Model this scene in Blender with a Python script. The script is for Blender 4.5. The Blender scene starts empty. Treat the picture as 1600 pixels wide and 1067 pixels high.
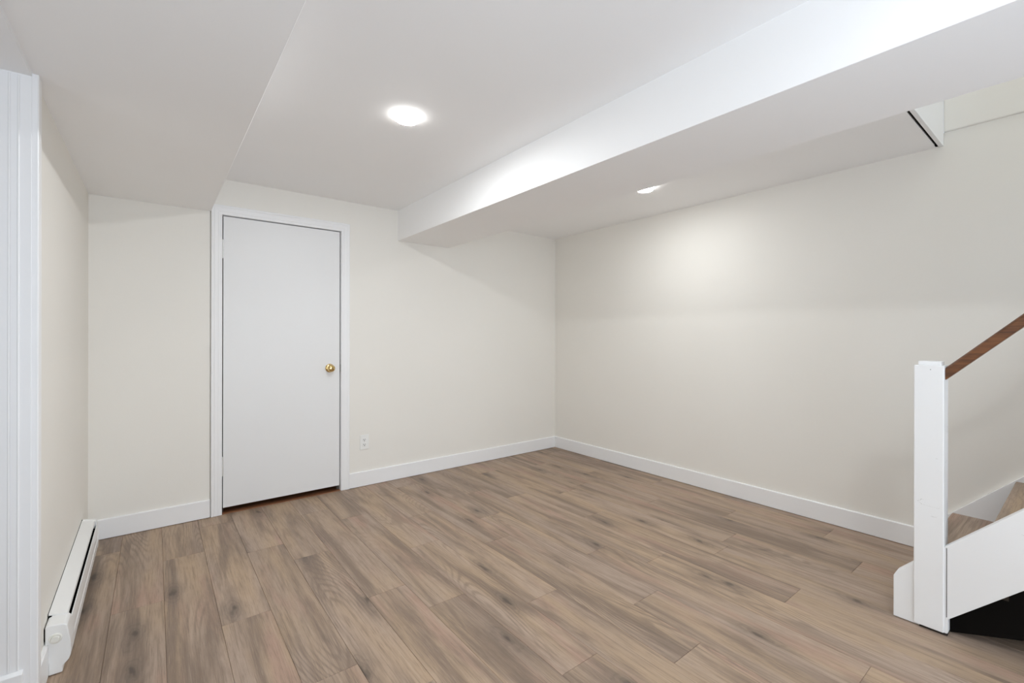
import bpy, bmesh, math, random
from mathutils import Vector, Matrix

# ------------------------------------------------------------------ camera, world, exposure
scene = bpy.context.scene
C = scene.collection
random.seed(7)

YB, XR, XL, H = 3.604, 3.415, -0.305, 2.249          # back wall, right wall, left wall, ceiling
XS, ZS = 0.2917, 2.022                                # dropped soffit on the left
XB1, XB2, ZB = 1.605, 2.096, 1.997                    # boxed beam
YH = 0.511                                            # where the ceiling stops over the stairs
YREAR = -3.6

cam_d = bpy.data.cameras.new('camera')
cam = bpy.data.objects.new('camera', cam_d)
C.objects.link(cam)
cam_d.sensor_width = 36.0
cam_d.lens = 712.48 / 1600 * 36.0
cam_d.shift_y = -8.5 / 1600
cam_d.clip_start = 0.02
cam.matrix_world = (Matrix.Translation((0, 0, 1.2)) @ Matrix.Rotation(-0.6644, 4, 'Z')
                    @ Matrix.Rotation(math.pi / 2, 4, 'X') @ Matrix.Rotation(0.0016, 4, 'Z'))
scene.camera = cam

w = bpy.data.worlds.new('world')
scene.world = w
w.use_nodes = True
w.node_tree.nodes['Background'].inputs['Color'].default_value = (0.86, 0.93, 1.0, 1)
w.node_tree.nodes['Background'].inputs['Strength'].default_value = 1.0

vs = scene.view_settings
scene.display_settings.display_device = 'sRGB'
vs.view_transform = 'Standard'
vs.look = 'None'
vs.gamma = 1
vs.use_curve_mapping = False
vs.exposure = 0.04
scene.cycles.max_bounces = 14
scene.cycles.diffuse_bounces = 8
scene.cycles.sample_clamp_indirect = 6.0

LAMP_STRENGTH = 545.0        # the small ceiling lamps
REAR_FILL_POWER = 52.0            # added fill light at the unseen rear wall


def area(name, loc, rot, sx, sy, power, col):
    d = bpy.data.lights.new(name, 'AREA')
    d.shape = 'RECTANGLE'
    d.size, d.size_y, d.energy, d.color = sx, sy, power, col
    o = bpy.data.objects.new(name, d)
    o.location, o.rotation_euler = loc, rot
    C.objects.link(o)
    return o


# added fill panel at the rear wall, out of view, lifts the whole room
area('rear_fill_light', (1.5, YREAR + 0.08, 1.25), (math.radians(108), 0, 0), 2.6, 1.5, REAR_FILL_POWER, (0.87, 0.97, 1.08))
# added upward fill behind the camera, out of view, brightens the ceiling
area('ceiling_fill_light', (0.25, -1.5, 0.6), (math.radians(170), 0, 0), 1.4, 1.4, 46.0, (0.79, 0.955, 1.16))
# added fill in the unseen side room, brightens the left jamb
area('side_fill_light', (-1.2, 0.8, 1.2), (math.radians(90), 0, math.radians(-80)), 1.2, 1.5, 6.5, (0.93, 0.98, 1.02))
# added fill at the unseen top of the stairwell, brightens its walls
area('stairwell_fill_light', (2.95, -1.2, 4.55), (0, 0, 0), 0.8, 2.4, 21.0, (0.90, 0.98, 1.04))


# ------------------------------------------------------------------ materials
def new_mat(name):
    m = bpy.data.materials.new(name)
    m.use_nodes = True
    nt = m.node_tree
    return m, nt, nt.nodes, nt.links, nt.nodes['Principled BSDF']


def paint(name, col, rough=0.6, bump=0.0, bscale=120.0, tint=0.015, spec=0.3):
    """painted surface: a barely mottled colour and roller texture"""
    m, nt, N, L, P = new_mat(name)
    tc = N.new('ShaderNodeTexCoord')
    n1 = N.new('ShaderNodeTexNoise')
    n1.inputs['Scale'].default_value = 2.2
    n1.inputs['Detail'].default_value = 4
    L.new(tc.outputs['Object'], n1.inputs['Vector'])
    mix = N.new('ShaderNodeMix')
    mix.data_type = 'RGBA'
    c = Vector(col)
    mix.inputs['A'].default_value = (*(c * (1 - tint)), 1)
    mix.inputs['B'].default_value = (*(c * (1 + tint)), 1)
    L.new(n1.outputs['Fac'], mix.inputs['Factor'])
    L.new(mix.outputs['Result'], P.inputs['Base Color'])
    P.inputs['Roughness'].default_value = rough
    P.inputs['Specular IOR Level'].default_value = spec
    if bump:
        n2 = N.new('ShaderNodeTexNoise')
        n2.inputs['Scale'].default_value = bscale
        n2.inputs['Detail'].default_value = 3
        L.new(tc.outputs['Object'], n2.inputs['Vector'])
        b = N.new('ShaderNodeBump')
        b.inputs['Strength'].default_value = bump
        b.inputs['Distance'].default_value = 0.002
        L.new(n2.outputs['Fac'], b.inputs['Height'])
        L.new(b.outputs['Normal'], P.inputs['Normal'])
    return m


def flat(name, col, rough=0.5, metal=0.0):
    m, nt, N, L, P = new_mat(name)
    if rough > 0.95: P.inputs['Specular IOR Level'].default_value = 0.05
    P.inputs['Base Color'].default_value = (*col, 1)
    P.inputs['Roughness'].default_value = rough
    P.inputs['Metallic'].default_value = metal
    return m


def scuffed(name, col, amount=0.5):
    """white paint on wood with faint vertical grain and a few small dark scratches"""
    m, nt, N, L, P = new_mat(name)
    tc = N.new('ShaderNodeTexCoord')
    mp = N.new('ShaderNodeMapping')
    mp.inputs['Scale'].default_value = (14, 5, 26)
    mp.inputs['Rotation'].default_value = (0.25, 0, 0)
    L.new(tc.outputs['Object'], mp.inputs['Vector'])
    n = N.new('ShaderNodeTexNoise')
    n.inputs['Scale'].default_value = 1.0
    n.inputs['Detail'].default_value = 5
    n.inputs['Distortion'].default_value = 0.6
    L.new(mp.outputs['Vector'], n.inputs['Vector'])
    # thin contour lines of the noise = scratches
    sub = N.new('ShaderNodeMath'); sub.operation = 'SUBTRACT'; sub.inputs[1].default_value = 0.62
    L.new(n.outputs['Fac'], sub.inputs[0])
    ab = N.new('ShaderNodeMath'); ab.operation = 'ABSOLUTE'
    L.new(sub.outputs[0], ab.inputs[0])
    lt = N.new('ShaderNodeMath'); lt.operation = 'LESS_THAN'; lt.inputs[1].default_value = 0.0035
    L.new(ab.outputs[0], lt.inputs[0])
    n3 = N.new('ShaderNodeTexNoise')
    n3.inputs['Scale'].default_value = 7
    L.new(tc.outputs['Object'], n3.inputs['Vector'])
    gt = N.new('ShaderNodeMath'); gt.operation = 'GREATER_THAN'; gt.inputs[1].default_value = 0.6
    L.new(n3.outputs['Fac'], gt.inputs[0])
    mu = N.new('ShaderNodeMath'); mu.operation = 'MULTIPLY'
    L.new(lt.outputs[0], mu.inputs[0]); L.new(gt.outputs[0], mu.inputs[1])
    mu2 = N.new('ShaderNodeMath'); mu2.operation = 'MULTIPLY'; mu2.inputs[1].default_value = amount
    L.new(mu.outputs[0], mu2.inputs[0])
    mix = N.new('ShaderNodeMix'); mix.data_type = 'RGBA'
    mix.inputs['A'].default_value = (*col, 1)
    mix.inputs['B'].default_value = (0.30, 0.28, 0.26, 1)
    L.new(mu2.outputs[0], mix.inputs['Factor'])
    L.new(mix.outputs['Result'], P.inputs['Base Color'])
    P.inputs['Roughness'].default_value = 0.42
    P.inputs['Specular IOR Level'].default_value = 0.35
    b = N.new('ShaderNodeBump'); b.inputs['Strength'].default_value = 0.15; b.inputs['Distance'].default_value = 0.002
    L.new(n.outputs['Fac'], b.inputs['Height']); L.new(b.outputs['Normal'], P.inputs['Normal'])
    return m


def vinyl_oak(name, bright=1.0):
    """grey-brown oak plank look: every plank carries UVs in metres (u across, v along) and a random colour attribute"""
    m, nt, N, L, P = new_mat(name)

    def mth(op, a, b=None, c=None, clamp=False):
        n = N.new('ShaderNodeMath'); n.operation = op; n.use_clamp = clamp
        for i, v in enumerate((a, b, c)):
            if v is None: continue
            if isinstance(v, (int, float)): n.inputs[i].default_value = v
            else: L.new(v, n.inputs[i])
        return n.outputs[0]

    def noise(vec, sx, sy, detail=4, dist=0.0, rough=0.55):
        mp = N.new('ShaderNodeMapping'); mp.inputs['Scale'].default_value = (sx, sy, 1)
        L.new(vec, mp.inputs['Vector'])
        n = N.new('ShaderNodeTexNoise'); n.inputs['Scale'].default_value = 1.0
        n.inputs['Detail'].default_value = detail; n.inputs['Distortion'].default_value = dist
        n.inputs['Roughness'].default_value = rough
        L.new(mp.outputs['Vector'], n.inputs['Vector'])
        return n.outputs['Fac']

    def mixc(f, a, b, mode='MIX'):
        n = N.new('ShaderNodeMix'); n.data_type = 'RGBA'; n.blend_type = mode
        if isinstance(f, (int, float)): n.inputs['Factor'].default_value = f
        else: L.new(f, n.inputs['Factor'])
        for k, v in (('A', a), ('B', b)):
            if isinstance(v, tuple): n.inputs[k].default_value = (*v, 1)
            else: L.new(v, n.inputs[k])
        return n.outputs['Result']

    def ramp(v, lo, hi):
        n = N.new('ShaderNodeMapRange'); n.clamp = True
        n.interpolation_type = 'SMOOTHSTEP'
        n.inputs['From Min'].default_value = lo; n.inputs['From Max'].default_value = hi
        L.new(v, n.inputs['Value'])
        return n.outputs['Result']

    uv = N.new('ShaderNodeUVMap'); uv.uv_map = 'plank_uv'
    at = N.new('ShaderNodeAttribute'); at.attribute_name = 'plank_random'
    sep = N.new('ShaderNodeSeparateColor'); L.new(at.outputs['Color'], sep.inputs['Color'])
    r1, r2, r3 = sep.outputs['Red'], sep.outputs['Green'], sep.outputs['Blue']
    # shift the pattern from plank to plank
    cx = N.new('ShaderNodeCombineXYZ')
    L.new(mth('MULTIPLY', r1, 53.0), cx.inputs['X']); L.new(mth('MULTIPLY', r2, 71.0), cx.inputs['Y'])
    add = N.new('ShaderNodeVectorMath'); add.operation = 'ADD'
    L.new(uv.outputs['UV'], add.inputs[0]); L.new(cx.outputs['Vector'], add.inputs[1])
    V = add.outputs['Vector']
    sx = N.new('ShaderNodeSeparateXYZ'); L.new(V, sx.inputs[0])

    broad = noise(V, 10.0, 0.95, 5, 0.6, 0.6)             # soft broad bands along the plank
    tone2 = noise(V, 5.5, 0.8, 2, 0.3)
    streak = noise(V, 75.0, 2.2, 6, 0.25, 0.68)       # fine streaks
    fine = noise(V, 300.0, 9.0, 4, 0.1, 0.7)       # pores
    # cathedral arches: contour lines of a stretched smooth field
    field = noise(V, 5.2, 0.72, 1, 0.15, 0.4)
    lines = mth('SINE', mth('ADD', mth('MULTIPLY', field, 190.0), mth('MULTIPLY', streak, 5.0)))
    lines = ramp(lines, -0.2, 1.0)
    arch_zone = ramp(noise(V, 4.0, 0.9, 1), 0.50, 0.66)

    light = mixc(ramp(tone2, 0.35, 0.65), (0.390, 0.294, 0.228), (0.425, 0.306, 0.205))
    pink = mixc(ramp(noise(V, 7.0, 1.3, 2), 0.52, 0.70), light, (0.395, 0.262, 0.196))
    base = mixc(ramp(broad, 0.44, 0.68), pink, (0.228, 0.166, 0.124))
    base = mixc(mth('MULTIPLY', ramp(streak, 0.49, 0.66), 0.50), base, (0.195, 0.138, 0.098))
    base = mixc(mth('MULTIPLY', ramp(streak, 0.46, 0.28), 0.30), base, (0.520, 0.410, 0.320))
    base = mixc(mth('MULTIPLY', mth('MULTIPLY', lines, arch_zone), 0.48), base, (0.185, 0.135, 0.102))
    base = mixc(mth('MULTIPLY', ramp(fine, 0.50, 0.68), 0.50), base, (0.170, 0.125, 0.098))
    base = mixc(mth('MULTIPLY', ramp(fine, 0.46, 0.28), 0.28), base, (0.540, 0.440, 0.350))
    # knots: sparse dark ovals with a halo drawn out along the grain
    mk = N.new('ShaderNodeMapping'); mk.inputs['Scale'].default_value = (5.0, 1.7, 1)
    L.new(V, mk.inputs['Vector'])
    nd = N.new('ShaderNodeTexNoise'); nd.inputs['Scale'].default_value = 4.0; nd.inputs['Detail'].default_value = 6
    L.new(mk.outputs['Vector'], nd.inputs['Vector'])
    vm = N.new('ShaderNodeVectorMath'); vm.operation = 'MULTIPLY_ADD'
    vm.inputs[1].default_value = (0.34, 0.30, 0); L.new(nd.outputs['Color'], vm.inputs[0]); L.new(mk.outputs['Vector'], vm.inputs[2])
    vo = N.new('ShaderNodeTexVoronoi'); vo.voronoi_dimensions = '2D'; vo.inputs['Scale'].default_value = 1.0
    L.new(vm.outputs['Vector'], vo.inputs['Vector'])
    sc_ = N.new('ShaderNodeSeparateColor'); L.new(vo.outputs['Color'], sc_.inputs['Color'])
    on = ramp(sc_.outputs['Red'], 0.58, 0.62)
    halo = mth('MULTIPLY', mth('MULTIPLY', ramp(vo.outputs['Distance'], 0.34, 0.03), on), 0.55)
    rings = ramp(mth('SINE', mth('MULTIPLY', vo.outputs['Distance'], 95.0)), -0.3, 1.0)
    rings = mth('MULTIPLY', mth('MULTIPLY', rings, mth('MULTIPLY', ramp(vo.outputs['Distance'], 0.26, 0.08), on)), 0.24)
    core = mth('MULTIPLY', mth('MULTIPLY', ramp(vo.outputs['Distance'], 0.085, 0.02), on), 0.70)
    base = mixc(halo, base, (0.170, 0.130, 0.104))
    base = mixc(rings, base, (0.110, 0.080, 0.062))
    base = mixc(core, base, (0.075, 0.056, 0.045))
    # tone of the whole plank
    g = mth('ADD', mth('MULTIPLY', r3, 0.09), 0.93)
    g = mth('MULTIPLY', g, bright)
    cg = N.new('ShaderNodeCombineXYZ')
    for k in 'XYZ': L.new(g, cg.inputs[k])
    base = mixc(1.0, base, cg.outputs['Vector'], 'MULTIPLY')
    L.new(base, P.inputs['Base Color'])
    P.inputs['Roughness'].default_value = 0.47
    P.inputs['Specular IOR Level'].default_value = 0.32
    b = N.new('ShaderNodeBump'); b.inputs['Strength'].default_value = 0.12; b.inputs['Distance'].default_value = 0.001
    L.new(mth('ADD', streak, fine), b.inputs['Height']); L.new(b.outputs['Normal'], P.inputs['Normal'])
    return m


def stained_wood(name, c1, c2, rough=0.35, axis=1):
    m, nt, N, L, P = new_mat(name)
    tc = N.new('ShaderNodeTexCoord')
    mp = N.new('ShaderNodeMapping')
    s = [60, 60, 60]; s[axis] = 5
    mp.inputs['Scale'].default_value = s
    L.new(tc.outputs['Object'], mp.inputs['Vector'])
    n = N.new('ShaderNodeTexNoise'); n.inputs['Scale'].default_value = 1; n.inputs['Detail'].default_value = 5
    n.inputs['Distortion'].default_value = 0.7
    L.new(mp.outputs['Vector'], n.inputs['Vector'])
    mix = N.new('ShaderNodeMix'); mix.data_type = 'RGBA'
    mix.inputs['A'].default_value = (*c1, 1); mix.inputs['B'].default_value = (*c2, 1)
    mr = N.new('ShaderNodeMapRange'); mr.inputs['From Min'].default_value = 0.35; mr.inputs['From Max'].default_value = 0.65
    L.new(n.outputs['Fac'], mr.inputs['Value']); L.new(mr.outputs['Result'], mix.inputs['Factor'])
    L.new(mix.outputs['Result'], P.inputs['Base Color'])
    P.inputs['Roughness'].default_value = rough
    return m


def emitter(name, col, strength):
    m, nt, N, L, P = new_mat(name)
    P.inputs['Base Color'].default_value = (0.9, 0.9, 0.9, 1)
    P.inputs['Emission Color'].default_value = (*col, 1)
    P.inputs['Emission Strength'].default_value = strength
    return m


M = dict(
    wall=paint('cream_wall_paint', (0.815, 0.792, 0.743), 0.75, 0.10, 160),
    ceil=paint('white_ceiling_paint', (0.91, 0.91, 0.91), 0.8, 0.08, 140),
    trim=paint('white_trim_paint', (0.85, 0.85, 0.855), 0.38, 0.03, 60, 0.01, 0.4),
    door=paint('white_door_paint', (0.79, 0.79, 0.79), 0.42, 0.05, 40, 0.012, 0.4),
    heater=paint('white_enamel', (0.83, 0.83, 0.82), 0.30, 0.0, 60, 0.01, 0.45),
    plastic=flat('ivory_plastic', (0.78, 0.77, 0.72), 0.35),
    white_plastic=flat('white_plastic', (0.84, 0.84, 0.82), 0.35),
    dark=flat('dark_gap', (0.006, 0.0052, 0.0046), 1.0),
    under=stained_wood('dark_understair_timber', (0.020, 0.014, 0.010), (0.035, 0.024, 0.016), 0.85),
    post=scuffed('scuffed_white_paint', (0.81, 0.81, 0.81), 0.75),
    rail=stained_wood('brown_stained_rail', (0.070, 0.023, 0.006), (0.19, 0.070, 0.020), 0.38),
    brass=flat('polished_brass', (0.74, 0.54, 0.24), 0.12, 1.0),
    steel=flat('painted_hinge_metal', (0.70, 0.70, 0.69), 0.35, 0.3),
    oak=vinyl_oak('grey_brown_vinyl_plank'),
    thresh=stained_wood('red_brown_threshold', (0.20, 0.080, 0.035), (0.30, 0.130, 0.060), 0.5, 0),
    lamp=emitter('lamp_lens_glow', (0.955, 0.985, 1.0), LAMP_STRENGTH),
    lamp2=emitter('lamp_lens_glow_soft', (0.955, 0.985, 1.0), LAMP_STRENGTH * 0.54),
    skirt=emitter('lamp_rim_bloom', (1.0, 0.99, 0.97), 12.0),
    stop_dark=flat('dark_door_gap', (0.10, 0.085, 0.07), 0.9),
    seam=flat('caulk_shadow_gap', (0.12, 0.11, 0.10), 0.9),
)


# ------------------------------------------------------------------ mesh helpers
def box(bm, x0, x1, y0, y1, z0, z1, bev=0.0, seg=2):
    t = bmesh.new()
    r = bmesh.ops.create_cube(t, size=1)
    for v in r['verts']:
        v.co = Vector(((x0 + x1) / 2 + v.co.x * (x1 - x0), (y0 + y1) / 2 + v.co.y * (y1 - y0), (z0 + z1) / 2 + v.co.z * (z1 - z0)))
    if bev:
        bmesh.ops.bevel(t, geom=t.edges[:], offset=bev, segments=seg, affect='EDGES', profile=0.5)
    me = bpy.data.meshes.new('t'); t.to_mesh(me); t.free()
    bm.from_mesh(me); bpy.data.meshes.remove(me)


def prism(bm, pts, axis, a, b, bev=0.0):
    """extrude a closed 2-D outline along an axis; pts are in the two other axes, in xyz order"""
    t = bmesh.new()

    def co(p, k):
        c = [0, 0, 0]; o = [i for i in range(3) if i != axis]
        c[o[0]], c[o[1]], c[axis] = p[0], p[1], k
        return c
    A = [t.verts.new(co(p, a)) for p in pts]
    B = [t.verts.new(co(p, b)) for p in pts]
    t.faces.new(A); t.faces.new(B[::-1])
    n = len(pts)
    for i in range(n):
        t.faces.new((A[i], B[i], B[(i + 1) % n], A[(i + 1) % n]))
    bmesh.ops.recalc_face_normals(t, faces=t.faces)
    if bev:
        bmesh.ops.bevel(t, geom=t.edges[:], offset=bev, segments=2, affect='EDGES', profile=0.5)
    me = bpy.data.meshes.new('t'); t.to_mesh(me); t.free()
    bm.from_mesh(me); bpy.data.meshes.remove(me)


def lathe(bm, prof, origin, direction, seg=40):
    """revolve (radius, distance) pairs around an axis through origin"""
    q = Vector((0, 0, 1)).rotation_difference(Vector(direction).normalized())
    o = Vector(origin)
    rings = []
    for r, h in prof:
        if r < 1e-6:
            rings.append([bm.verts.new(o + q @ Vector((0, 0, h)))])
        else:
            rings.append([bm.verts.new(o + q @ Vector((r * math.cos(2 * math.pi * i / seg), r * math.sin(2 * math.pi * i / seg), h))) for i in range(seg)])
    for A, B in zip(rings, rings[1:]):
        for i in range(seg):
            j = (i + 1) % seg
            if len(A) == 1 and len(B) == 1: continue
            if len(A) == 1: bm.faces.new((A[0], B[i], B[j]))
            elif len(B) == 1: bm.faces.new((A[i], A[j], B[0]))
            else: bm.faces.new((A[i], A[j], B[j], B[i]))


def obj(name, bm, mat, parent=None, smooth=False, origin=None):
    me = bpy.data.meshes.new(name)
    bmesh.ops.recalc_face_normals(bm, faces=bm.faces)
    if origin is None and parent is not None:
        off = Vector(parent.location)
    else:
        off = Vector(origin) if origin is not None else Vector((0, 0, 0))
    for v in bm.verts: v.co -= off
    bm.to_mesh(me); bm.free()
    me.materials.append(mat)
    if smooth:
        for p in me.polygons: p.use_smooth = True
    o = bpy.data.objects.new(name, me)
    C.objects.link(o)
    if parent is not None: o.parent = parent
    else: o.location = off
    return o


def sub(name, bm, mat, part, root, smooth=False):
    """a part of a part; part sits at its thing's origin"""
    o = obj(name, bm, mat, root, smooth)
    o.parent = part
    return o


def tag(o, label, cat=None, group=None, kind=None):
    o['label'] = label
    if cat: o['category'] = cat
    if group: o['group'] = group
    if kind: o['kind'] = kind
    return o


def thing(name, label, cat, loc, group=None, kind=None):
    o = bpy.data.objects.new(name, None)
    o.empty_display_size = 0.1
    o.location = loc
    C.objects.link(o)
    return tag(o, label, cat, group, kind)


def struct(name, label, cat, bm, mat):
    return tag(obj(name, bm, mat), label, cat, None, 'structure')


# ------------------------------------------------------------------ floor: planks laid towards the back wall
PW, PL, X0 = 0.1835, 1.22, 0.035
JOINT = {-2: 3.34, -1: 2.60, 0: 3.05, 1: 2.22, 2: 1.66, 3: 2.64, 4: 2.05, 5: 1.81, 6: 1.16, 7: 0.35, 8: 0.95,
         9: 1.27, 10: 0.50, 11: 1.46, 12: 0.86, 13: 1.29, 14: 0.12, 15: 0.76, 16: 0.30, 17: 1.0, 18: 0.5}


def add_plank(bm, uvl, col, x0, x1, y0, y1, z, depth, rnd, e=0.0012, along=1):
    """a flat-topped board with a tiny eased edge"""
    def vert(x, y, zz): return bm.verts.new((x, y, zz))
    o = [vert(x0, y0, z - 0.0022), vert(x1, y0, z - 0.0022), vert(x1, y1, z - 0.0022), vert(x0, y1, z - 0.0022)]
    i = [vert(x0 + e, y0 + e, z), vert(x1 - e, y0 + e, z), vert(x1 - e, y1 - e, z), vert(x0 + e, y1 - e, z)]
    lo = [vert(v.co.x, v.co.y, z - depth) for v in o]
    fs = [bm.faces.new(i)]
    for k in range(4):
        j = (k + 1) % 4
        fs.append(bm.faces.new((o[k], o[j], i[j], i[k])))
        fs.append(bm.faces.new((lo[k], lo[j], o[j], o[k])))
    for f in fs:
        for lp in f.loops:
            c = lp.vert.co
            lp[uvl].uv = (c.x, c.y) if along == 1 else (c.y, c.x)
            lp[col] = rnd


def plank_obj(name, build, mat, parent=None):
    bm = bmesh.new()
    uvl = bm.loops.layers.uv.new('plank_uv')
    col = bm.loops.layers.float_color.new('plank_random')
    build(bm, uvl, col)
    me = bpy.data.meshes.new(name)
    off = Vector(parent.location) if parent is not None else Vector((0, 0, 0))
    for v in bm.verts: v.co -= off
    bm.to_mesh(me); bm.free()
    me.materials.append(mat)
    o = bpy.data.objects.new(name, me)
    C.objects.link(o)
    if parent is not None: o.parent = parent
    return o


def build_floor(bm, uvl, col):
    rr = random.Random(11)
    ymin, ymax, xmin, xmax = YREAR, YB - 0.002, -2.0, XR
    k = math.floor((xmin - X0) / PW)
    while X0 + k * PW < xmax:
        x0, x1 = max(xmin, X0 + k * PW), min(xmax, X0 + (k + 1) * PW)
        y = JOINT.get(k, rr.uniform(0, 1.2))
        while y > ymin: y -= PL
        while y < ymax:
            a, b = max(y, ymin), min(y + PL, ymax)
            if b - a > 0.003 and x1 - x0 > 0.003:
                add_plank(bm, uvl, col, x0, x1, a, b, 0.0, 0.006, (rr.random(), rr.random(), rr.random(), 1))
            y += PL
        k += 1


fl = plank_obj('floor', build_floor, M['oak'])
tag(fl, 'grey-brown wood-look plank floor with darker knots', 'floor', kind='structure')
b = bmesh.new(); box(b, -2.1, XR + 0.15, YREAR - 0.1, YB + 1.2, -0.12, -0.004)
struct('floor_slab', 'dark slab under the floor planks', 'floor', b, M['under'])

# ------------------------------------------------------------------ walls
b = bmesh.new()
DX0, DX1, DZ = 0.340, 1.155, 2.018                       # rough opening of the door
box(b, XL - 0.12, 0.2865, YB, YB + 0.12, 0, 2.6)
box(b, 0.2865, 0.2925, YB + 0.012, YB + 0.12, 0, 2.6)
box(b, 0.2925, DX0, YB, YB + 0.12, 0, 2.6)
box(b, DX0, DX1, YB, YB + 0.12, DZ, 2.6)
box(b, DX1, XR + 0.12, YB, YB + 0.12, 0, 2.6)
struct('wall_back', 'cream back wall that holds the white door', 'wall', b, M['wall'])

b = bmesh.new()
box(b, XR, XR + 0.12, YREAR - 0.1, YB + 0.0, 0, 2.321, 0.0)
struct('wall_right', 'long cream wall on the right behind the staircase', 'wall', b, M['wall'])
b = bmesh.new()
box(b, XR - 0.010, XR + 0.12, -2.6, YH, 2.321, 4.9, 0.007)
struct('wall_upper', 'upper stairwell wall standing slightly proud of the wall below', 'wall', b, M['wall'])

b = bmesh.new()
box(b, XL - 0.12, XL, 2.062, YB, 0, 2.6)
box(b, XL - 0.12, XL, YREAR, 0.60, 0, 2.6)
box(b, XL - 0.12, XL, 0.60, 2.062, ZS + 0.001, 2.6)
struct('wall_left', 'cream left wall above the baseboard heater', 'wall', b, M['wall'])

b = bmesh.new()
WX0, WX1, WZ0, WZ1 = 0.2, 2.8, 0.45, 2.05
box(b, -2.1, WX0, YREAR - 0.12, YREAR, 0, 2.6); box(b, WX1, XR + 0.12, YREAR - 0.12, YREAR, 0, 2.6)
box(b, WX0, WX1, YREAR - 0.12, YREAR, 0, WZ0); box(b, WX0, WX1, YREAR - 0.12, YREAR, WZ1, 2.6)
struct('wall_rear', 'cream rear wall with an added window opening', 'wall', b, M['wall'])
b = bmesh.new()
for x in (WX0, (WX0 + WX1) / 2 - 0.03, WX1 - 0.06): box(b, x, x + 0.06, YREAR - 0.09, YREAR - 0.02, WZ0, WZ1, 0.004)
for z in (WZ0, WZ1 - 0.06): box(b, WX0, WX1, YREAR - 0.09, YREAR - 0.02, z, z + 0.06, 0.004)
struct('added_rear_window', 'added white window frame in the unseen rear wall', 'window', b, M['trim'])  # made-up window, added to go with the rear fill light

# the small space beyond the opening on the left
b = bmesh.new()
box(b, -2.0, XL - 0.12, 2.10, 2.22, 0, 2.6)
box(b, -2.1, -2.0, YREAR, 2.22, 0, 2.6)
struct('wall_side', 'cream wall of the side room beyond the left opening', 'wall', b, M['wall'])

# ------------------------------------------------------------------ ceiling, soffit, beam
b = bmesh.new()
box(b, XS, XB1, YREAR, YB, H, H + 0.10)
box(b, XB1, XB2, YREAR, YB, H, H + 0.10)
box(b, XB2, XR, YH + 0.030, YB, H, H + 0.10)
box(b, XB2, 2.44, YREAR, YH + 0.030, H, H + 0.10)
box(b, 2.44, XR, YREAR, -2.5, H, H + 0.10)
struct('ceiling', 'flat white ceiling between soffit and right wall', 'ceiling', b, M['ceil'])
b = bmesh.new(); box(b, XL - 0.12, XS, YREAR, YB, ZS, 2.36, 0.0015, 1)
struct('ceiling_soffit', 'dropped white soffit along the left wall', 'soffit', b, M['ceil'])
b = bmesh.new(); box(b, -2.1, XL - 0.12, YREAR, 2.22, 2.12, 2.3)
struct('ceiling_side', 'white ceiling of the side room on the left', 'ceiling', b, M['ceil'])
b = bmesh.new(); box(b, XB1, XB2, YREAR, YB, ZB, H + 0.002, 0.0015, 1)
struct('ceiling_beam', 'white boxed beam running towards the back wall', 'beam', b, M['ceil'])

# stairwell: header board, shaft walls, upstairs ceiling
b = bmesh.new(); box(b, 2.44, XR - 0.006, YH, YH + 0.019, 2.246, 2.62, 0.002)
struct('trim_1', 'white header board where the ceiling stops over the stairs', 'trim', b, M['trim'])
b = bmesh.new(); box(b, 2.44, XR - 0.03, YH + 0.019, YH + 0.0255, 2.2485, 2.44)
box(b, XR - 0.05, XR - 0.022, YH + 0.019, YH + 0.030, 2.2475, 2.44)
struct('trim_2', 'dark gap behind the stair header board', 'trim', b, M['dark'])
b = bmesh.new()
box(b, 2.44, XR + 0.12, YH + 0.031, YH + 0.13, H + 0.1, 4.9)
box(b, 2.34, 2.44, -2.6, YH + 0.13, H + 0.1, 4.9)
box(b, 2.34, XR + 0.12, -2.7, -2.6, H + 0.1, 4.9)
box(b, 2.34, XR + 0.12, -2.7, YH + 0.13, 4.8, 4.9)
struct('wall_stairwell', 'walls of the stairwell shaft above the opening', 'wall', b, M['wall'])

# ------------------------------------------------------------------ baseboards
BT, BH = 0.014, 0.1185


def bb_profile(sign, base):
    return [(base, 0.0035), (base, BH), (base + sign * (BT - 0.004), BH), (base + sign * BT, BH - 0.004), (base + sign * BT, 0.0035)]


b = bmesh.new()
prism(b, bb_profile(-1, YB), 0, 1.2005, XR)
prism(b, bb_profile(-1, YB), 0, XL, 0.2875)
struct('baseboard_back', 'white baseboard along the back wall on both sides of the door', 'baseboard', b, M['trim'])
b = bmesh.new(); prism(b, bb_profile(-1, XR), 1, 0.475, YB - BT)
struct('baseboard_right', 'white baseboard along the right wall', 'baseboard', b, M['trim'])
b = bmesh.new(); prism(b, [(XL, 0.0035), (XL, 0.115), (XL + 0.008, 0.115), (XL + 0.012, 0.111), (XL + 0.012, 0.0035)], 1, 2.122, YB - BT)
struct('baseboard_left', 'white baseboard on the left wall behind the heater', 'baseboard', b, M['trim'])

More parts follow.
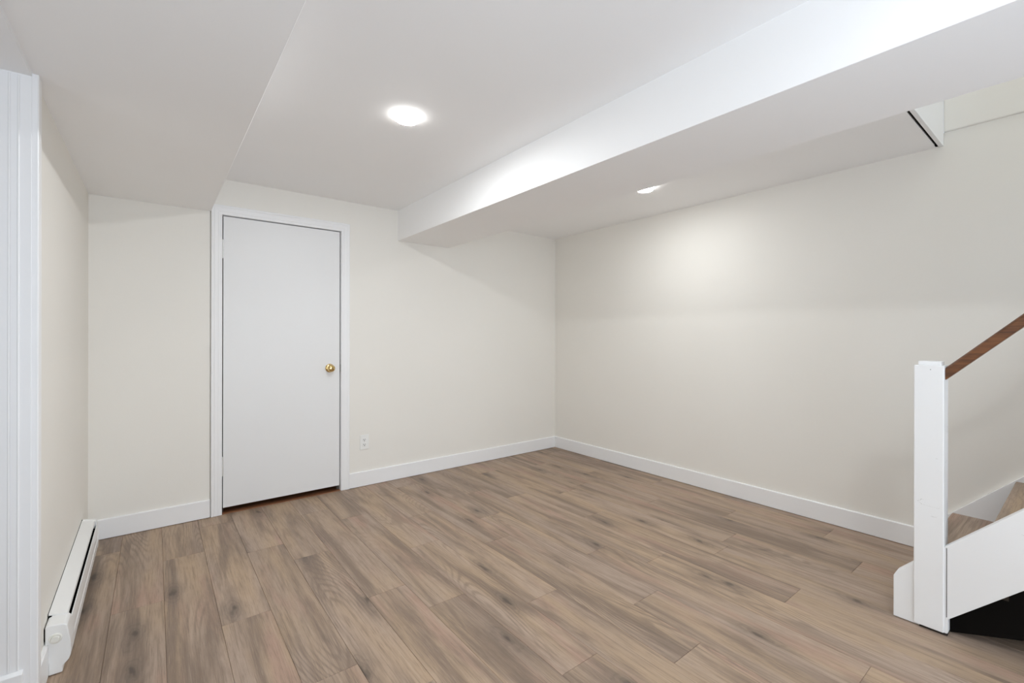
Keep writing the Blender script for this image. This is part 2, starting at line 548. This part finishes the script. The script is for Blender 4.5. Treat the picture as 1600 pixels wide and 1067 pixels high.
# ------------------------------------------------------------------ left opening: casing, jamb with beads, plinth
b = bmesh.new()
cx0 = XL
prism(b, [(cx0, 2.055), (cx0 + 0.013, 2.055), (cx0 + 0.016, 2.058), (cx0 + 0.016, 2.072), (cx0 + 0.012, 2.078), (cx0 + 0.015, 2.084),
          (cx0 + 0.015, 2.108), (cx0 + 0.011, 2.116), (cx0, 2.116)], 2, 0.001, ZS - 0.001)
struct('trim_3', 'white moulded casing beside the left opening', 'trim', b, M['trim'])
b = bmesh.new()
box(b, XL - 0.13, XL, 2.051, 2.062, 0.001, ZS - 0.012)
for cxx in (-0.3325, -0.3525):
    bb_ = bmesh.new()
    lathe(bb_, [(0.0, 0), (0.0028, 0.0), (0.0028, 1.84), (0.0, 1.84)], (cxx, 2.0505, 0.165), (0, 0, 1), 12)
    me = bpy.data.meshes.new('t'); bb_.to_mesh(me); bb_.free(); b.from_mesh(me); bpy.data.meshes.remove(me)
jamb = struct('trim_4', 'white jamb of the left opening with two raised vertical beads', 'trim', b, M['trim'])
b = bmesh.new(); box(b, XL - 0.120, XL + 0.001, 0.605, 2.0545, ZS - 0.012, ZS)
struct('trim_5', 'white head board across the top of the left opening', 'trim', b, M['trim'])
b = bmesh.new()
prism(b, [(2.051, 0.001), (2.051, 0.163), (2.046, 0.163), (2.036, 0.155), (2.036, 0.001)], 0, XL - 0.13, -0.3205, 0.001)
struct('trim_6', 'short white plinth at the foot of the left jamb', 'trim', b, M['trim'])

# ------------------------------------------------------------------ door in the back wall
dr = thing('door_1', 'flat white interior door with a brass knob in the back wall', 'door', (0.745, YB, 0), kind='structure')
b = bmesh.new(); box(b, 0.3608, 1.1268, YB - 0.001, YB + 0.034, 0.0435, 2.0020, 0.0012)
slab = obj('door_slab', b, M['door'], dr)


def casing_profile(t=0.015, wd=0.0630):
    # (distance from the inner edge, thickness) outline of the moulding
    return [(0, 0), (0, 0.009), (0.003, 0.011), (0.017, 0.0115), (0.020, 0.013), (0.024, 0.0125), (0.042, 0.015), (0.047, 0.0135), (0.051, 0.0155), (wd - 0.003, 0.0155), (wd, 0.0125), (wd, 0)]


def build_casing():
    bm = bmesh.new()
    xi0, xi1, zi = 0.3545, 1.1372, 2.0090
    path = [((xi0, 0.0015), (-1, 0)), ((xi0, zi), (-1, 1)), ((xi1, zi), (1, 1)), ((xi1, 0.0015), (1, 0))]
    rings = []
    for (x, z), (nx, nz) in path:
        rings.append([bm.verts.new((x + nx * d, YB - t, z + nz * d)) for d, t in casing_profile()])
    for A, B in zip(rings, rings[1:]):
        for i in range(len(A)):
            j = (i + 1) % len(A)
            bm.faces.new((A[i], A[j], B[j], B[i]))
    bm.faces.new(rings[0]); bm.faces.new(rings[-1][::-1])
    return bm


obj('casing', build_casing(), M['trim'], dr)
b = bmesh.new()                                          # jambs and stops
box(b, DX0, 0.3552, YB + 0.0005, YB + 0.12, 0.001, DZ)
box(b, 1.1345, DX1, YB + 0.0005, YB + 0.12, 0.001, DZ)
box(b, 0.3552, 1.1345, YB + 0.0005, YB + 0.12, 2.0082, DZ)
obj('door_frame', b, M['trim'], dr)
b = bmesh.new()
box(b, 0.3552, 0.3665, YB + 0.040, YB + 0.07, 0.001, 2.0082)
box(b, 1.1175, 1.1345, YB + 0.040, YB + 0.07, 0.001, 2.0082)
box(b, 0.3665, 1.1175, YB + 0.040, YB + 0.07, 1.9955, 2.0082)
obj('door_stop', b, M['stop_dark'], dr)  # stops coloured dark so the gap around the door reads dark
b = bmesh.new(); box(b, 0.3552, 1.1345, YB - 0.001, YB + 0.12, -0.003, 0.0035, 0.001)
th = obj('threshold', b, M['thresh'], dr); th['label'] = 'red-brown wooden threshold'
for z0, z1 in ((1.722, 1.842), (0.262, 0.385)):
    b = bmesh.new()
    n = 5; hgt = (z1 - z0) / n
    for i in range(n):
        lathe(b, [(0, 0), (0.0052, 0.0), (0.0055, 0.001), (0.0055, hgt - 0.0022), (0.0052, hgt - 0.001), (0, hgt - 0.001)], (0.3575, YB - 0.0055, z0 + i * hgt), (0, 0, 1), 16)
    hb = obj('hinge', b, M['steel'], dr, True)
    b = bmesh.new()
    box(b, 0.3590, 0.3660, YB - 0.0022, YB - 0.0005, z0 + 0.004, z1 - 0.004, 0.0005)
    sub('hinge_leaf', b, M['steel'], hb, dr)
    b = bmesh.new()
    for z in (z0 - 0.004, z1 - 0.001): lathe(b, [(0, 0), (0.0042, 0.0), (0.0042, 0.003), (0, 0.005)], (0.3575, YB - 0.0055, z), (0, 0, 1), 16)
    sub('hinge_pin', b, M['steel'], hb, dr, True)
b = bmesh.new()
KX, KZ = 1.052, 0.953
lathe(b, [(0.0115, 0.006), (0.0115, 0.020), (0.014, 0.024), (0.0215, 0.028), (0.0262, 0.035), (0.0272, 0.043), (0.0255, 0.051), (0.020, 0.057), (0.012, 0.0600), (0, 0.0608)], (KX, YB - 0.001, KZ), (0, -1, 0), 48)
kn = obj('door_knob', b, M['brass'], dr, True); kn['label'] = 'round polished brass knob'
b = bmesh.new()
lathe(b, [(0, 0), (0.0325, 0.0), (0.0325, 0.002), (0.030, 0.005), (0.022, 0.0075), (0.015, 0.008), (0.012, 0.012), (0, 0.012)], (KX, YB - 0.001, KZ), (0, -1, 0), 48)
sub('rosette', b, M['brass'], kn, dr, True)
b = bmesh.new(); lathe(b, [(0, 0), (0.0045, 0), (0.0045, 0.0016), (0, 0.0016)], (KX, YB - 0.0610, KZ), (0, -1, 0), 20)
sub('keyhole', b, M['brass'], kn, dr)
b = bmesh.new(); box(b, 1.1325, 1.1385, YB - 0.0125, YB + 0.01, 0.922, 0.978, 0.002)
obj('strike_plate', b, M['steel'], dr)

# the unlit room on the other side of the door
b = bmesh.new()
box(b, 0.0, 1.6, YB + 1.1, YB + 1.2, 0, 2.5); box(b, -0.1, 0.0, YB + 0.121, YB + 1.2, 0, 2.5); box(b, 1.6, 1.7, YB + 0.121, YB + 1.2, 0, 2.5)
box(b, -0.1, 1.7, YB + 0.121, YB + 1.2, 2.45, 2.55)
struct('wall_closet', 'dim closet walls behind the closed white door', 'wall', b, M['wall'])
b = bmesh.new(); box(b, -0.1, 1.7, YB + 0.121, YB + 1.2, -0.004, 0.001)
struct('floor_closet', 'red-brown floor behind the closed white door', 'floor', b, M['thresh'])

# ------------------------------------------------------------------ wall outlet
OX, OZ = 1.3205, 0.350
ot = thing('wall_outlet', 'white duplex wall outlet on the back wall right of the door', 'outlet', (OX, YB, OZ - 0.058))
b = bmesh.new(); box(b, OX - 0.036, OX + 0.036, YB - 0.006, YB + 0.0, OZ - 0.058, OZ + 0.058, 0.0022)
obj('cover_plate', b, M['white_plastic'], ot)
for dz in (0.0195, -0.0195):
    b = bmesh.new()
    box(b, OX - 0.0165, OX + 0.0165, YB - 0.0085, YB - 0.005, OZ + dz - 0.0140, OZ + dz + 0.0140, 0.0018)
    rc = obj('receptacle', b, M['white_plastic'], ot)
    b = bmesh.new()
    box(b, OX - 0.0088, OX - 0.0056, YB - 0.0090, YB - 0.0080, OZ + dz - 0.002, OZ + dz + 0.0068)
    box(b, OX + 0.0056, OX + 0.0084, YB - 0.0090, YB - 0.0080, OZ + dz - 0.001, OZ + dz + 0.0068)
    lathe(b, [(0, 0), (0.0034, 0), (0.0034, 0.001), (0, 0.001)], (OX, YB - 0.0080, OZ + dz - 0.0075), (0, -1, 0), 16)
    s_ = sub('socket_slots', b, M['dark'], rc, ot); s_['label'] = 'dark socket slots'
b = bmesh.new()
lathe(b, [(0, 0), (0.0032, 0), (0.0032, 0.001), (0, 0.0016)], (OX, YB - 0.0058, OZ), (0, -1, 0), 16)
obj('screw', b, M['steel'], ot)

# ------------------------------------------------------------------ baseboard heater on the left wall
HY0, HY1 = 2.262, 3.325
ht = thing('baseboard_heater', 'white electric baseboard heater low on the left wall with a round dial', 'heater', (XL, HY0, 0))


def tilt(bm):
    for v in bm.verts:
        v.co.z += 0.034 * (v.co.y - HY0) / (HY1 - HY0)
    return bm


def P_(pts): return [(XL + d, z) for d, z in pts]


b = bmesh.new()   # top hood with its front lip
prism(b, P_([(0.0025, 0.1845), (0.050, 0.1735), (0.0525, 0.171), (0.0530, 0.160), (0.0515, 0.160), (0.0505, 0.168), (0.048, 0.1695), (0.0025, 0.1800)]), 1, HY0 + 0.075, HY1 - 0.022)
obj('top_cover', tilt(b), M['heater'], ht)
b = bmesh.new()   # front panel below the slot, softly ridged
prism(b, P_([(0.0590, 0.1490), (0.0620, 0.1480), (0.0655, 0.1180), (0.0630, 0.1120), (0.0630, 0.0780), (0.0660, 0.0720), (0.0640, 0.0300), (0.0580, 0.0220), (0.0560, 0.0220), (0.0600, 0.0340), (0.0600, 0.1160), (0.0580, 0.1470)]), 1, HY0 + 0.075, HY1 - 0.022)
obj('front_panel', tilt(b), M['heater'], ht)
b = bmesh.new()
prism(b, P_([(0.004, 0.005), (0.004, 0.178), (0.0465, 0.1675), (0.0465, 0.135), (0.0560, 0.130), (0.0550, 0.024)]), 1, HY0 + 0.07, HY1 - 0.015)
co_ = obj('heating_core', tilt(b), M['dark'], ht); co_['label'] = 'black interior seen through the long slot'
b = bmesh.new()
prism(b, P_([(0.0035, 0.0), (0.0035, 0.1865), (0.0545, 0.1755), (0.0605, 0.168), (0.0665, 0.115), (0.0670, 0.070), (0.0650, 0.028), (0.0565, 0.018), (0.052, 0.0)]), 1, HY1 - 0.024, HY1, 0.0015)
obj('end_cap', tilt(b), M['heater'], ht)
b = bmesh.new()   # near end cap: bulging box with cut-off lower corner
prof = P_([(0.0035, 0.045), (0.0035, 0.176), (0.012, 0.1790), (0.0520, 0.1730), (0.0600, 0.166), (0.0690, 0.105), (0.0690, 0.056), (0.0640, 0.042), (0.0480, 0.024), (0.0480, 0.0030), (0.012, 0.0030), (0.012, 0.045)])
prism(b, prof, 1, HY0, HY0 + 0.088, 0.003)
cap = obj('end_cap', b, M['heater'], ht)
b = bmesh.new()
lathe(b, [(0.0, 0.0), (0.0175, 0.0), (0.0175, 0.003), (0.0155, 0.0055), (0.0130, 0.0055), (0.0125, 0.004), (0.0, 0.004)], (XL + 0.030, HY0, 0.130), (0, -1, 0), 40)
sub('dial_bezel', b, M['plastic'], cap, ht, False)
b = bmesh.new()
lathe(b, [(0.0, 0.0), (0.0110, 0.0), (0.0110, 0.009), (0.0100, 0.0105), (0.0, 0.0108)], (XL + 0.030, HY0 - 0.002, 0.130), (0, -1, 0), 40)
dl = sub('dial', b, M['plastic'], cap, ht, False); dl['label'] = 'round ivory thermostat dial'
b = bmesh.new(); box(b, XL + 0.0005, XL + 0.0033, HY0 + 0.004, HY0 + 0.09, 0.125, 0.168)
obj('wall_gap_strip', b, M['dark'], ht)  # dark strip drawn into the shaded gap between heater end and wall
b = bmesh.new(); prism(b, [(XL + 0.0003, 0.178), (XL + 0.0003, 0.1838), (XL + 0.0024, 0.1838), (XL + 0.0024, 0.178)], 1, HY0 + 0.08, HY1)
obj('back_gap_strip', tilt(b), M['dark'], ht)  # dark strip drawn along the shaded gap behind the top cover

# ------------------------------------------------------------------ ceiling lamps
LZ = H - 0.0


def lamp(x, y, label):
    t = thing('ceiling_lamp', label, 'ceiling light', (x, y, H), 'small round ceiling lamps')
    b = bmesh.new()
    lathe(b, [(0.0510, 0.0225), (0.0530, 0.0232), (0.0555, 0.0215), (0.0600, 0.012), (0.062, 0.003), (0.062, 0.0), (0.0510, 0.0)], (x, y, H), (0, 0, -1), 48)
    obj('trim_ring', b, M['skirt'], t, True)  # rim given its own glow to imitate bloom around the lens
    b = bmesh.new()
    lathe(b, [(0.0510, 0.0228), (0.0490, 0.0240), (0.040, 0.0252), (0.020, 0.0262), (0, 0.0265)], (x, y, H), (0, 0, -1), 32)
    obj('lens', b, M['lamp'], t, True)
    return t


l0 = lamp(0.945, 2.02, 'lit round ceiling lamp left of the boxed beam')


def dup(root, loc, label, lens_mat=None):
    r = root.copy(); C.objects.link(r); r.location = loc; r['label'] = label
    for ch in list(root.children):
        c = ch.copy(); C.objects.link(c); c.parent = r
        if lens_mat and ch.name.startswith('lens'):
            c.data = c.data.copy(); c.data.materials[0] = lens_mat
    return r


dup(l0, (2.715, 1.95, H), 'lit round ceiling lamp half hidden behind the boxed beam', M['lamp2'])
dup(l0, (0.945, -0.30, H), 'added unseen ceiling lamp behind the viewpoint, fills the room', M['lamp2'])  # this lamp and the next are added out of view as fill
dup(l0, (0.945, -2.40, H), 'added unseen ceiling lamp near the rear wall, fills the room', M['lamp2'])

# ------------------------------------------------------------------ staircase
SX = 2.500          # outer face of post and stringer
st = thing('staircase', 'white painted open-sided staircase with wood treads, newel post and brown handrail', 'staircase', (SX, 0.45, 0))
NT, RISE, RUN, T1, N1 = 10, 0.2260, 0.2310, 0.2500, 0.472
SLOPE = 1.010
YT = -1.75


def top(y): return 0.367 - SLOPE * (y - 0.357)
def bot(y): return 0.070 - SLOPE * (y - 0.357)


# outer stringer, with its clipped foot standing on the floor
b = bmesh.new()
prism(b, [(0.5315, 0.003), (0.5315, 0.176), (0.520, 0.200), (0.466, top(0.466) + 0.0), (YT, top(YT)), (YT, bot(YT)), (0.360, bot(0.360)), (0.360, 0.012), (0.372, 0.003)], 0, SX + 0.0015, SX + 0.0395, 0.0022)
so = obj('stringer', b, M['post'], st)
b = bmesh.new(); box(b, SX + 0.0007, SX + 0.003, 0.3628, 0.3652, 0.075, 0.352)
jg = sub('joint_gap', b, M['seam'], so, st); jg['label'] = 'dark joint line beside the newel post'
b = bmesh.new()      # wall-side skirt board
prism(b, [(0.500, 0.003), (0.500, 0.228), (0.487, 0.236), (YT, 0.236 + 0.998 * (0.487 - YT)), (YT, bot(YT)), (0.45, 0.003)], 0, XR - 0.020, XR - 0.0005, 0.0015)
obj('stringer', b, M['trim'], st)
for k in range(NT):
    z, ny = T1 + RISE * k, N1 - RUN * k

    def tread(bm, uvl, col, z=z, ny=ny, k=k):
        rr = random.Random(100 + k)
        add_plank(bm, uvl, col, SX + 0.040, XR - 0.0205, ny - 0.250, ny, z, 0.034, (rr.random(), rr.random(), rr.random(), 1), 0.003, along=0)
        box(bm, SX + 0.040, XR - 0.0205, ny - 0.250, ny, z - 0.036, z - 0.034)
    plank_obj('tread', tread, M['oak'], st)
    b = bmesh.new()
    box(b, SX + 0.040, XR - 0.0205, ny - 0.262 - 0.012, ny - 0.251 + 0.0, z - 0.05, z + RISE - 0.0365)
    obj('riser', b, M['under'], st)
b = bmesh.new()
box(b, SX + 0.040, XR - 0.0205, N1 - 0.036, N1 - 0.024, 0.003, T1 - 0.0365)
obj('riser', b, M['trim'], st)
b = bmesh.new()      # added black sheet making the understair space dark, lower edge rising with the stairs
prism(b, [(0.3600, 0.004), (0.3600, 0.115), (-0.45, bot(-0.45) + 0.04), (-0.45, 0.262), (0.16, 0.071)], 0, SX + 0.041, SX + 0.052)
up = obj('understair_dark_fill', b, M['dark'], st); up['label'] = 'added black sheet filling the dark space under the stringer'
b = bmesh.new()
prism(b, [(0.30, 0.004), (0.30, 0.10), (YT, bot(YT) - 0.03), (YT, bot(YT) - 0.10), (0.16, 0.004)], 0, XR - 0.060, XR - 0.025)
obj('carriage', b, M['under'], st)
# newel post
PX0, PX1, PY0, PY1, PZ = SX - 0.0075, SX + 0.080, 0.3715, 0.4640, 1.083
b = bmesh.new(); box(b, PX0, PX1, PY0, PY1, 0.010, PZ, 0.003)
po = obj('newel_post', b, M['post'], st)
b = bmesh.new(); box(b, PX0 + 0.010, PX1 - 0.010, PY0 + 0.010, PY1 - 0.012, PZ - 0.001, PZ + 0.0165, 0.002)
sub('post_cap', b, M['post'], po, st)
b = bmesh.new(); lathe(b, [(0, 0), (0.0016, 0), (0.0016, 0.0006), (0, 0.0006)], (PX0 + 0.0003, 0.412, 1.066), (-1, 0, 0), 12)
sub('nail_head', b, M['seam'], po, st)
b = bmesh.new(); box(b, PX0 + 0.006, PX1 - 0.004, PY0 - 0.010, PY0 + 0.075, 0.0005, 0.0095, 0.001)
sub('foot_gap_fill', b, M['under'], po, st)  # dark block put in for the shadow gap under the post
# handrail
b = bmesh.new()
ry0, rz_t, rz_b, rs = PY0 - 0.0005, 1.0880, 1.0385, 1.005


def rail_section(y, yt):
    pts = []
    x0, x1 = SX + 0.013, SX + 0.055
    zt, zb = rz_t - rs * (y - 0.358), rz_b - rs * (y - 0.358)
    for (x, z) in ((x0 + 0.002, zb), (x0, zb + 0.003), (x0, zt - 0.012), (x0 + 0.003, zt - 0.006), (x0 + 0.010, zt - 0.001), (x0 + 0.021, zt + 0.001), (x1 - 0.010, zt - 0.001), (x1 - 0.003, zt - 0.006), (x1, zt - 0.012), (x1, zb + 0.003), (x1 - 0.002, zb)):
        pts.append(b.verts.new((x, y, z)))
    return pts


A = rail_section(ry0, 0); Bq = rail_section(YT, 0)
b.faces.new(A); b.faces.new(Bq[::-1])
for i in range(len(A)):
    j = (i + 1) % len(A)
    b.faces.new((A[i], A[j], Bq[j], Bq[i]))
hr = obj('handrail', b, M['rail'], st); hr['label'] = 'brown stained handrail'

# added unseen partition, keeps light out from under the higher steps
b = bmesh.new()
prism(b, [(-0.35, 0.0), (-0.35, bot(-0.35) - 0.10), (YT, H - 0.01), (-2.5, H - 0.01), (-2.5, 0.0)], 0, SX + 0.085, SX + 0.16)
struct('understair_light_block', 'added partition that keeps the understair space dark', 'wall', b, M['under'])
b = bmesh.new(); box(b, SX + 0.165, XR - 0.001, -0.45, -0.36, 0.0, 0.75)
struct('understair_dark_back', 'added dark block closing off the space below the staircase', 'wall', b, M['under'])  # added out of view to hold the understair space dark
